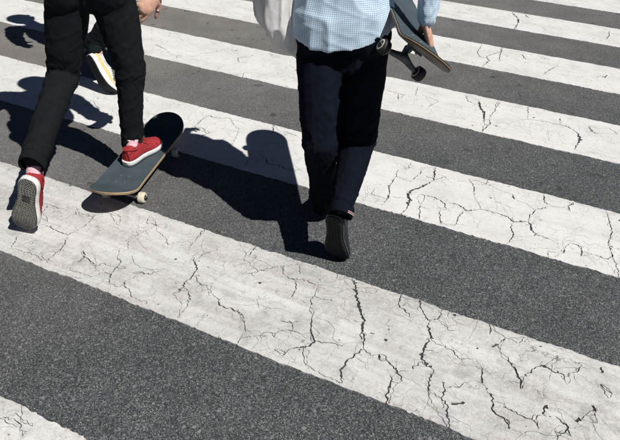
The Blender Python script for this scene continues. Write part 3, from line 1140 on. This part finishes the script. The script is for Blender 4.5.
RED = dict(mid='rubber_white', out='tread_dark', up='red', collar='red', lace='red', sole_h=.031, tread='patch', tread_mat='tread_pale', foxing_line='rubber_white', stripe='lace_dark', label='')
NAVY = dict(mid='black_rubber', out='black_rubber', up='black_leather', collar='black_leather', lace='lace_dark', sole_h=.026, fox_z=.006, fox_r=.0022, tread='plain', tread_mat='black_rubber', foxing_line='grey_rubber', heel_tab='black_leather', label='')
YEL = dict(mid='rubber_white', out='black_rubber', up='white_mesh', collar='white_mesh', lace='lace_white', sole_h=.030, band='yellow', heel_tab='white_mesh', label='')


# ------------------------------------------------------------------ people
def hand(mb, wrist, d, n, t, curl=.35, s=1.0, spread=.05, thumb=(.55, .75, .35)):
    """wrist point, d towards the fingers, n out of the palm, t towards the thumb"""
    wrist = Vector(wrist)
    d = Vector(d).normalized()
    n = Vector(n)
    n = (n - d * n.dot(d)).normalized()
    t0 = Vector(t)
    t = (t0 - d * t0.dot(d) - n * t0.dot(n)).normalized()
    mb.limb([wrist, wrist + d * .045 * s, wrist + d * .088 * s], [.025 * s, .036 * s, .036 * s], 14, (n, .42))
    mb.limb([wrist + d * .02 * s + t * .014 * s + n * .006 * s, wrist + d * .05 * s + t * .024 * s + n * .008 * s], [.016 * s, .014 * s], 10)
    tips = []
    for i, (o_, l_) in enumerate(((.029, .078), (.010, .086), (-.010, .079), (-.028, .062))):
        p = wrist + d * (.086 - abs(i - 1.2) * .004) * s + t * o_ * s
        ang = curl * (.9 + .12 * i)
        sp = spread * (1.5 - i)
        pts, rd = [p - d * .012 * s, p], [.0095 * s, .0092 * s]
        a = 0
        for k_, (fr, r_) in enumerate(((.45, .0088), (.31, .0080), (.24, .0068))):
            a += ang * (1.0 if k_ else .75)
            dv = d * math.cos(a) + n * math.sin(a) + t * sp * math.cos(a)
            pp = pts[-1]
            pts.append(pp + dv.normalized() * l_ * fr * s * .5)
            pts.append(pp + dv.normalized() * l_ * fr * s)
            rd += [r_ * s * 1.02, r_ * s]
        tips.append((pts[-1], pts[3]))
        mb.limb(pts, rd, 10)
    p = wrist + d * .026 * s + t * .026 * s + n * .006 * s
    dv = (d * thumb[0] + t * thumb[1] + n * thumb[2]).normalized()
    dv2 = (dv + d * .5 + n * .15).normalized()
    tips.append((p + dv * .034 * s + dv2 * .012 * s, dv2))
    mb.limb([p, p + dv * .034 * s, p + dv * .034 * s + dv2 * .032 * s, p + dv * .034 * s + dv2 * .050 * s], [.0135 * s, .0115 * s, .0100 * s, .0075 * s], 10)
    return tips


def head(mb, c, fwd, up):
    fwd = Vector(fwd).normalized()
    up = Vector(up)
    up = (up - fwd * up.dot(fwd)).normalized()
    rt = fwd.cross(up)
    rot = Matrix((rt, fwd, up)).transposed()
    c = Vector(c)

    def L_(x, y, z):
        return c + rot @ Vector((x, y, z))
    mb.ell(L_(0, -.005, .025), .074, .093, .092, rot)
    mb.ell(L_(0, .025, -.045), .056, .062, .070, rot)
    mb.limb([L_(0, .088, .012), L_(0, .103, -.018), L_(0, .094, -.030)], [.008, .013, .012], 10)
    mb.ell(L_(0, .078, -.088), .022, .018, .016, rot, 12, 8)
    for s in (-1, 1):
        mb.ell(L_(s * .077, -.008, -.008), .009, .018, .030, rot, 12, 8)
        mb.limb([L_(s * .014, .086, .024), L_(s * .048, .072, .024)], [.009, .008], 8)
        mb.ell(L_(s * .042, .062, -.028), .020, .018, .018, rot, 10, 8)
    return L_, rot


def person_build(J, label, top_mat, leg_mat, hair_mat, hands, voxel=.0048, girth=1.0, torso_fn=None):
    mb = MB()
    V_ = {k_: Vector(v) for k_, v in J.items() if k_ not in ('fwd', 'lat')}
    fwd = Vector(J['fwd']).normalized()
    lat = Vector(J['lat']).normalized()          # towards the person's right
    up = (V_['neck'] - V_['pelvis']).normalized()
    mb.limb([V_['pelvis'] + up * .07, V_['pelvis'] + up * .16, V_['chest'], V_['neck'] - up * .08], [.115, .12, .145, .11], 20, (fwd, .66))
    hc = V_['head']
    L_, rot = head(mb, hc, J.get('look', fwd), up + Vector((0, 0, .6)))
    mb.limb([V_['neck'] - up * .05, V_['neck'] + (hc - V_['neck']) * .45, hc - Vector((0, 0, .03))], [.060, .054, .052], 14)
    for s in 'LR':
        sh, el, wr = V_['sh' + s], V_['el' + s], V_['wr' + s]
        mb.limb([V_['neck'] - up * .07, sh], [.055, .052], 12)
        mb.limb([sh, sh.lerp(el, .4), el, el.lerp(wr, .3), wr], [.048, .042, .034, .033, .023], 14)
        hip, kn, an = V_['hip' + s], V_['kn' + s], V_['an' + s]
        mb.limb([hip, hip.lerp(kn, .5), kn, kn.lerp(an, .35), an, V_['ball' + s]], [.078, .066, .048, .045, .027, .020], 14)
    tips = {}
    for s in hands:
        tips[s] = hand(mb, *hands[s][0], **hands[s][1])
    me_ = mb.remesh(voxel, 3, .4)
    body = link('person', me_, M['skin'])
    tag(body, label, 'person')
    # face and hair
    for s in (-1, 1):
        under(MB().ell(L_(s * .031, .080, .006), .011, .009, .008, rot, 12, 8).build('eye', M['eye'], None), body)
    under(MB().limb([L_(-.022, .083, -.058), L_(0, .089, -.057), L_(.022, .083, -.058)], [.004, .006, .004], 8).build('mouth', M['lip'], None), body)
    hm = MB().ell(L_(0, -.020, .045), .084, .098, .090, rot)
    hm.ell(L_(0, -.050, -.010), .074, .066, .085, rot)
    hme = hm.remesh(.006, 3)
    ruffle(hme, .008, 55, 3.0)
    under(link('hair', hme, M[hair_mat]), body)
    return body, V_, tips, L_


def trousers(body, V_, material, R_, fwd, seed, hem, amp=.0056, name='trousers', voxel=.006):
    mb = MB()
    p = V_['pelvis']
    lat_r = (V_['hipR'] - V_['hipL'])
    hw = R_['hip']
    mb.limb([p + Vector((0, 0, .15)), p + Vector((0, 0, .09)), p + Vector((0, 0, .03))], [hw * .92, hw, hw * .97], 24, (fwd, .72))
    ch = []
    for s in 'LR':
        hip, kn, an = V_['hip' + s], V_['kn' + s], V_['an' + s]
        dn = (an - kn).normalized()
        end = an + dn * R_.get('over' + s, R_.get('over', 0.0))
        pts = [hip, hip.lerp(kn, .35), hip.lerp(kn, .72), kn, kn.lerp(end, .35), kn.lerp(end, .7), end]
        mb.limb(pts, [R_['thigh'], R_['thigh'] * .96, R_['knee'] * 1.12, R_['knee'], R_['calf'], R_['calf'] * .92, R_['hem']], 18)
        ch.append((pts, [.6, .45, .7, 1.25, .75, .55, 1.15]))
        # seat and crotch
        mb.ell(p + Vector((0, -.01, R_.get('crotch', -.03))), .06, .085, .095, None, 16, 10)
        mb.ell(hip - fwd * .045 + Vector((0, 0, .02)), .090, .08, .10, None, 16, 10)
    me_ = mb.remesh(voxel, 7, .5)
    wrinkle(me_, ch, amp, seed)
    o = link(name, me_, material)
    under(o, body)
    for s in 'LR':
        kn, an = V_['kn' + s], V_['an' + s]
        dn = (an - kn).normalized()
        e = an + dn * (R_.get('over' + s, R_.get('over', 0.0)) + R_['hem'] * .70)
        x = Vector((1, 0, 0)) - dn * dn.x
        x.normalize()
        y = dn.cross(x)
        rg = []
        for i in range(28):
            a = 2 * math.pi * i / 28
            rr = R_['hem'] * (.93 + .05 * math.sin(3 * a + seed))
            c = e + (x * math.cos(a) + y * math.sin(a)) * rr + dn * (.005 * math.sin(2 * a + seed))
            rd = (x * math.cos(a) + y * math.sin(a))
            rg.append([c + rd * .004 * math.cos(b_) + dn * .024 * math.sin(b_) for b_ in [j * math.pi / 4 for j in range(8)]])
        h_ = MB().rings(rg, closed=True).build('hem', material, None)
        under(h_, o)
    # back pockets, belt
    return o


def top_garment(body, V_, material, fwd, seed, rx=.175, ry=.125, name='sweater', sleeve=.98, amp=.012, hood=False):
    mb = MB()
    p, c, n = V_['pelvis'], V_['chest'], V_['neck']
    up = (n - p).normalized()
    mb.limb([p + up * .20, p + up * .24, c, n - up * .07], [rx * .98, rx * .93, rx * 1.03, rx * .72], 24, (fwd, ry / rx))
    ch = [([p, c, n], [.9, .6, .3])]
    for s in 'LR':
        sh, el, wr = V_['sh' + s], V_['el' + s], V_['wr' + s]
        mb.limb([n - up * .065, sh], [.075, .068], 16)
        e = el.lerp(wr, sleeve)
        pts = [sh, sh.lerp(el, .5), el, el.lerp(e, .5), e]
        mb.limb(pts, [.066, .060, .055, .049, .042], 16)
        ch.append((pts, [.5, .6, 1.1, .8, .9]))
    if hood:
        mb.ell(n - fwd * .07 - up * .03, .10, .07, .075)
    me_ = mb.remesh(.008, 6)
    wrinkle(me_, ch, amp, seed)
    o = link(name, me_, material)
    under(o, body)
    return o


def sock(body, a, b_, r0, r1, material, name='sock'):
    a, b_ = Vector(a), Vector(b_)
    mb = MB()
    n = 10
    mb.limb([a.lerp(b_, i / n) for i in range(n + 1)], [r0 + (r1 - r0) * i / n + .0016 * math.sin(i * 2.4) for i in range(n + 1)], 18)
    return under(mb.build(name, material, None), body)


# ---- rider pushing off in red sneakers
bend1 = .12
A = Vector
heelL, toeL = at(28.0, 180, .300), at(20.5, 234, .015)
dL = (toeL - heelL).normalized()
J1 = dict(fwd=(.05, 1, 0), lat=(1, 0, 0), pelvis=(-.972, 2.625, .93), chest=(-.96, 2.79, 1.24), neck=(-.95, 2.91, 1.40), head=(-.95, 3.03, 1.50),
          hipL=(-1.062, 2.62, .885), knL=at(63, 76, .515), anL=at(36.0, 152, .352),
          hipR=(-.880, 2.62, .895), knR=at(129.5, 66, .575), anR=at(132, 140, .200),
          shL=(-1.15, 2.87, 1.35), elL=(-1.29, 2.83, 1.10), wrL=(-1.34, 2.98, .90),
          shR=(-.75, 2.89, 1.335), elR=(-.685, 2.79, 1.075), wrR=at(159, -9, .845))
J1['ballL'] = heelL + dL * .14 + A((.01, .05, .02))
heelR = at(125.5, 167, DECK)
toeR = at(156, 148, DECK)
dR = (toeR - heelR).normalized()
heelR = heelR
J1['ballR'] = heelR + dR * .15 + A((0, 0, .034))
wr1 = Vector(J1['wrR'])
knuck1 = at(141, 13, .765)
p1, V1, tip1, _ = person_build(J1, 'person in black jeans and red sneakers riding a skateboard, one foot lifted', 'tee', 'jeans', 'hair_dark',
    {'R': ((wr1, knuck1 - wr1, (-.75, .35, -.35), (.15, .9, .2)), dict(curl=.30, s=1.06)),
     'L': ((J1['wrL'], (-.25, .35, -.85), (.9, .2, -.2), (.2, .9, .3)), dict(curl=.25))})
tr1 = trousers(p1, V1, M['jeans'], dict(hip=.160, thigh=.094, knee=.069, calf=.060, hem=.053, over=-.034, overL=.014, crotch=-.035), Vector((0, 1, 0)), 2.0, None)
top_garment(p1, V1, M['tee'], Vector((0, .8, -.4)), 5.0, name='hooded_sweater', hood=True, sleeve=.93)
REDL = dict(RED, label='lifted red sneaker showing its scuffed tread')
REDR = dict(RED, label='red sneaker standing on the deck')
shL_, tfL = make_shoe(p1, heelL, dL, A((.13, .95, .1)), REDL, -1, .16, .292, 1.22)
shR_, tfR = make_shoe(p1, heelR, dR, A((0, 0, 1)), REDR, 1, 0.0, .250, 1.0)
sock(p1, tfL((0, .064, .052)), V1['anL'] + (V1['knL'] - V1['anL']) * .10, .028, .044, M['pink'])
sock(p1, tfR((0, .056, .048)), V1['anR'] + (V1['knR'] - V1['anR']) * .10, .024, .042, M['pink'])
# silver ring
pc, kd = tip1['R'][4]
rg = []
xr = kd.orthogonal().normalized()
n_r = kd.cross(xr)
for i in range(24):
    a = 2 * math.pi * i / 24
    o_ = xr * math.cos(a) + n_r * math.sin(a)
    rg.append([pc + o_ * (.0126 + .0014 * math.cos(b_)) + kd * .0042 * math.sin(b_) for b_ in (0, 1.05, 2.1, 3.14, 4.2, 5.2)])
ring = MB().rings(rg, closed=True).build('finger_ring', M['silver'], None)
under(ring, p1)

# ---- walker in the checked shirt
hX, hY = .088, 2.285
heel2 = at(333, 216.5, .270)
ball2 = at(338.5, 262.5, .0)
J2 = dict(fwd=(0, 1, 0), lat=(1, 0, 0), pelvis=(hX, hY, .915), chest=(.085, 2.33, 1.24), neck=(.08, 2.38, 1.45), head=(.065, 2.44, 1.62),
          hipL=(-.002, hY, .865), knL=at(320.5, 143, .485), anL=at(323.5, 202, .105),
          hipR=(.178, hY, .865), knR=at(357.5, 143, .475), anR=at(343.5, 199, .322),
          shL=(-.115, 2.35, 1.41), elL=(-.19, 2.33, 1.12), wrL=(-.10, 2.55, 1.10),
          shR=(.275, 2.35, 1.40), elR=(.375, 2.20, 1.16), wrR=at(425, 21, .965))
d2 = (ball2 - heel2).normalized()
J2['ballR'] = heel2 + d2 * .12 + A((0, .055, .02))
heel2L = at(324, 213, .0)
J2['ballL'] = heel2L + A((-.01, .17, .04))
wr2 = Vector(J2['wrR'])
edge2 = mx2 @ Vector((.100, -.120, .105))
p2, V2, tip2, _ = person_build(J2, 'person in blue checked shirt and black trousers walking away with a bag', 'gingham', 'chino', 'hair_brown',
    {'R': ((wr2, edge2 - wr2, (-.9, .1, -.25), (.0, .8, .3)), dict(curl=.55, s=1.0, thumb=(.8, .15, .45))),
     'L': ((J2['wrL'], (.1, .9, .25), (.8, -.1, -.3), (0, 0, 1)), dict(curl=.7))})
tr2 = trousers(p2, V2, M['chino'], dict(hip=.150, thigh=.090, knee=.072, calf=.062, hem=.050, over=-.01, overR=.010, crotch=-.125), Vector((0, 1, 0)), 8.0, None)
NVR = dict(NAVY, label='black leather shoe pushing off with its heel raised')
NVL = dict(NAVY, label='black leather shoe stepping forward')
make_shoe(p2, heel2, d2, A((.34, .90, .30)), NVR, 1, .20, .288, 1.06)
make_shoe(p2, heel2L, A((-.06, 1, 0)), A((0, 0, 1)), NVL, -1, 0, .285, 1.05)
sock(p2, heel2 + A((.006, .060, .005)), V2['anR'] + (V2['knR'] - V2['anR']) * .15, .040, .044, M['chino'])
sock(p2, heel2L + A((0, .07, .06)), V2['anL'] + (V2['knL'] - V2['anL']) * .15, .036, .040, M['chino'])

# checked shirt: loft with a curved shirt-tail hem, plus sleeves
mb = MB()
rg = []
cz = [(None, .190, .152, 0), (.96, .186, .148, .0), (1.06, .170, .133, .01), (1.16, .172, .130, .03), (1.26, .182, .132, .05), (1.34, .186, .126, .065), (1.40, .165, .105, .085), (1.45, .085, .075, .10), (1.475, .065, .060, .10)]
for z, rx, ry, dy in cz:
    ring = []
    for i in range(40):
        a = 2 * math.pi * i / 40
        hz = .900 - .050 * math.sin(a) ** 2 + .018 * math.cos(a) if z is None else z
        fl = 1 + .012 * math.sin(5 * a + 1) * (1 if (z or 0) < 1.0 else .3)
        ring.append((hX - .004 + rx * fl * math.cos(a), hY + dy + ry * fl * math.sin(a), hz))
    rg.append(ring)
mb.rings(rg)
chs = [([A((hX, hY, .85)), A((hX, hY + .02, 1.1)), A((.08, 2.38, 1.45))], [.35, .3, .2])]
slv = {}
for s in 'LR':
    sh, el, wr = V2['sh' + s], V2['el' + s], V2['wr' + s]
    mb.limb([V2['neck'] - A((0, 0, .07)), sh], [.075, .070], 16)
    e = el.lerp(wr, .93)
    pts = [sh, sh.lerp(el, .5), el, el.lerp(e, .5), e]
    slv[s] = pts
    mb.limb(pts, [.066, .060, .051, .038, .029], 18)
    chs.append((pts, [.5, .6, 1.0, .7, .8]))
me = mb.remesh(.0055, 8)
wrinkle(me, chs, .008, 11.0)
ruffle(me, .011, 8.5, 5.0, (1.5, 1.5, .55))
uvl = me.uv_layers.new(name='UVMap')
co_, _n = get_co(me)
uvv = np.zeros((len(co_), 2))
ang = np.arctan2(co_[:, 1] - hY - .03, co_[:, 0] - hX)
uvv[:, 0] = (ang + .5 * math.pi) * .158
uvv[:, 1] = co_[:, 2]
for s in 'LR':
    P_ = [np.array(q) for q in slv[s]]
    base = 0
    for a, b_ in zip(P_[:-1], P_[1:]):
        d = b_ - a
        L0 = np.linalg.norm(d)
        t = (co_ - a) @ d / L0 ** 2
        q = co_ - a - np.clip(t, 0, 1)[:, None] * d
        dist = np.linalg.norm(q, axis=1)
        mk = (dist < .082) & (t > -.02) & (t < 1.02) & (np.abs(co_[:, 0] - hX) > .165)
        e1 = np.cross(d / L0, np.array((0, 1, 0)))
        e1 /= np.linalg.norm(e1)
        e2 = np.cross(d / L0, e1)
        uvv[mk, 0] = np.arctan2(q[mk] @ e2, q[mk] @ e1) * .05
        uvv[mk, 1] = base + t[mk] * L0
        base += L0
li = np.empty(len(me.loops), dtype=np.int64)
me.loops.foreach_get('vertex_index', li)
uvl.data.foreach_set('uv', uvv[li].ravel())
shirt = link('shirt', me, M['gingham'])
under(shirt, p2)
# buttoned cuff
wc = V2['elR'].lerp(V2['wrR'], .93)
dw = (V2['wrR'] - V2['elR']).normalized()

# red and white selvedge tag at the turned hem of the right leg
dn = (V2['anR'] - V2['knR']).normalized()
hem_c = V2['anR'] + dn * (.010 + .050 * .95)
x = A((1, 0, 0)) - dn * dn.x
x.normalize()
y = dn.cross(x)
for k_, (mt_, zz) in enumerate((('selvedge_white', .003), ('selvedge_red', -.0005), ('selvedge_white', -.004))):
    rg = []
    oc = A((.62, -.78, .1))
    am = math.atan2(oc.dot(y), oc.dot(x))
    for i in range(9):
        a = am + (i - 4) * .09
        o_ = x * math.cos(a) + y * math.sin(a)
        c = hem_c + o_ * .0545 - dn * zz
        rg.append([c + dn * .0010 + o_ * .0, c + dn * .0010 + o_ * .0020, c - dn * .0010 + o_ * .0020, c - dn * .0010])
    under(MB().rings(rg).build('selvedge_stripe', M[mt_], None, smooth=False), tr2)

# ---- canvas bag hanging from the left shoulder
bag_a, bag_b = A((-.072, 2.245, 0)), A((-.265, 2.440, 0))
bx = (bag_b - bag_a).normalized()
bn = A((bx.y, -bx.x, 0))
if bn.y > 0:
    bn = -bn
W_, Hb, zb = (bag_b - bag_a).length, .40, .808
rg = []
for iz in range(30):
    tz = iz / 29
    ring = []
    puff = .105 * (math.sin(math.pi * min(1, .10 + tz * .78)) ** .7) + .004
    wl = W_ * (.5 - .06 * tz)
    for i in range(48):
        a = 2 * math.pi * i / 48
        cx, sx_ = math.cos(a), math.sin(a)
        px_ = wl * math.copysign(abs(cx) ** .55, cx)
        # fullest near the edge by the hip, long flat panel beyond
        tq = (px_ / wl + 1) / 2
        prof_ = (tq / .30) ** .8 if tq < .30 else ((1 - tq) / .70) ** .9
        py_ = puff * math.copysign(abs(sx_) ** .5, sx_) * (.10 + .90 * prof_) * (1.0 if sx_ > 0 else .6)
        # the corner nearest the camera hangs lowest, the far corner is tucked up
        zz = zb + tz * Hb + (.150 * max(0, (px_ / wl + .3) / 1.3) ** 1.6 - .022 * max(0, -px_ / wl) ** 3) * (1 - tz)
        q = (bag_a + bag_b) / 2 + bx * px_ + bn * py_
        ring.append((q.x, q.y, zz))
    rg.append(ring)
bagm = MB().rings(rg)
me = mesh(bagm.v, bagm.f)
o = bpy.data.objects.new('tmp', me)
COL.objects.link(o)
sb = o.modifiers.new('s', 'SUBSURF')
sb.levels = 2
me2 = bpy.data.meshes.new_from_object(o.evaluated_get(bpy.context.evaluated_depsgraph_get()))
bpy.data.objects.remove(o)
ruffle(me2, .022, 9, 2.0, (1.5, 1.5, .42))
ruffle(me2, .007, 21, 7.0, (1.2, 1.2, .40))
bag = link('tote_bag', me2, M['canvas'])
tag(bag, 'off-white canvas tote bag hanging beside the blue checked shirt', 'bag')
for o_ in (-.07, .07):
    mid_ = (bag_a + bag_b) / 2
    a0 = mid_ + bx * o_ + A((0, 0, zb + Hb - .02))
    shp = A((-.105, 2.36, 1.475))
    for sgn in (1,):
        pts = [a0, a0.lerp(shp, .5) + A((-.02, 0, 0)), shp, shp + A((.0, .05 + .03 * (o_ > 0), -.04)), a0 + A((.03, .09, .04))]
        MB().limb(pts, [.014] * 5, 10, (A((.9, .3, .2)), .2)).build('strap', M['canvas'], bag)

# ---- third walker, mostly hidden behind the rider
J3 = dict(fwd=(-.05, 1, 0), lat=(1, 0, 0), pelvis=(-1.27, 3.95, .92), chest=(-1.34, 4.05, 1.26), neck=(-1.42, 4.15, 1.44), head=(-1.50, 4.24, 1.61),
          hipL=(-1.36, 3.95, .87), knL=(-1.36, 4.12, .49), anL=at(129, 58, .10),
          hipR=(-1.19, 3.93, .87), knR=at(117, 12, .50), anR=at(97, 41, .30),
          shL=(-1.58, 4.08, 1.40), elL=(-1.66, 4.02, 1.13), wrL=(-1.69, 3.99, .89),
          shR=(-1.18, 4.09, 1.40), elR=(-1.03, 4.05, 1.14), wrR=(-1.05, 4.22, .97))
heel3 = at(87, 55, .245)
ball3 = at(111, 98, .0)
d3 = (ball3 - heel3).normalized()
J3['ballR'] = heel3 + d3 * .10 + A((.022, .048, .01))
J3['ballL'] = Vector(J3['anL']) + A((0, .11, -.05))
p3, V3, tip3, _ = person_build(J3, 'person in dark trousers and a white and yellow shoe, mostly hidden behind the rider', 'hood', 'trouser', 'hair_dark',
    {'L': ((J3['wrL'], (-.1, .05, -1), (.9, .1, 0), (.1, 1, 0)), dict(curl=.30, spread=.05)),
     'R': ((J3['wrR'], (0, .8, -.5), (-.9, 0, 0), (0, .5, .8)), dict(curl=.5))}, voxel=.006)
trousers(p3, V3, M['trouser'], dict(hip=.165, thigh=.092, knee=.072, calf=.066, hem=.060, over=.045), Vector((0, 1, 0)), 14.0, None)
top_garment(p3, V3, M['hood'], Vector((0, 1, 0)), 15.0, name='jacket')
make_shoe(p3, heel3, d3, A((.42, .88, .20)), dict(YEL, label='white and yellow running shoe, heel raised'), 1, .55, .295, 1.05)
heel3L = Vector(J3['anL']) + A((0, -.06, 0))
heel3L.z = 0
make_shoe(p3, heel3L, A((-.05, 1, 0)), A((0, 0, 1)), dict(YEL, label='white and yellow running shoe, flat on the road'), -1, 0, .29)
sock(p3, heel3 + A((.026, .058, .01)), V3['anR'] + (V3['knR'] - V3['anR']) * .15, .041, .047, M['trouser'])
sock(p3, heel3L + A((0, .07, .06)), V3['anL'] + (V3['knL'] - V3['anL']) * .15, .036, .042, M['trouser'])
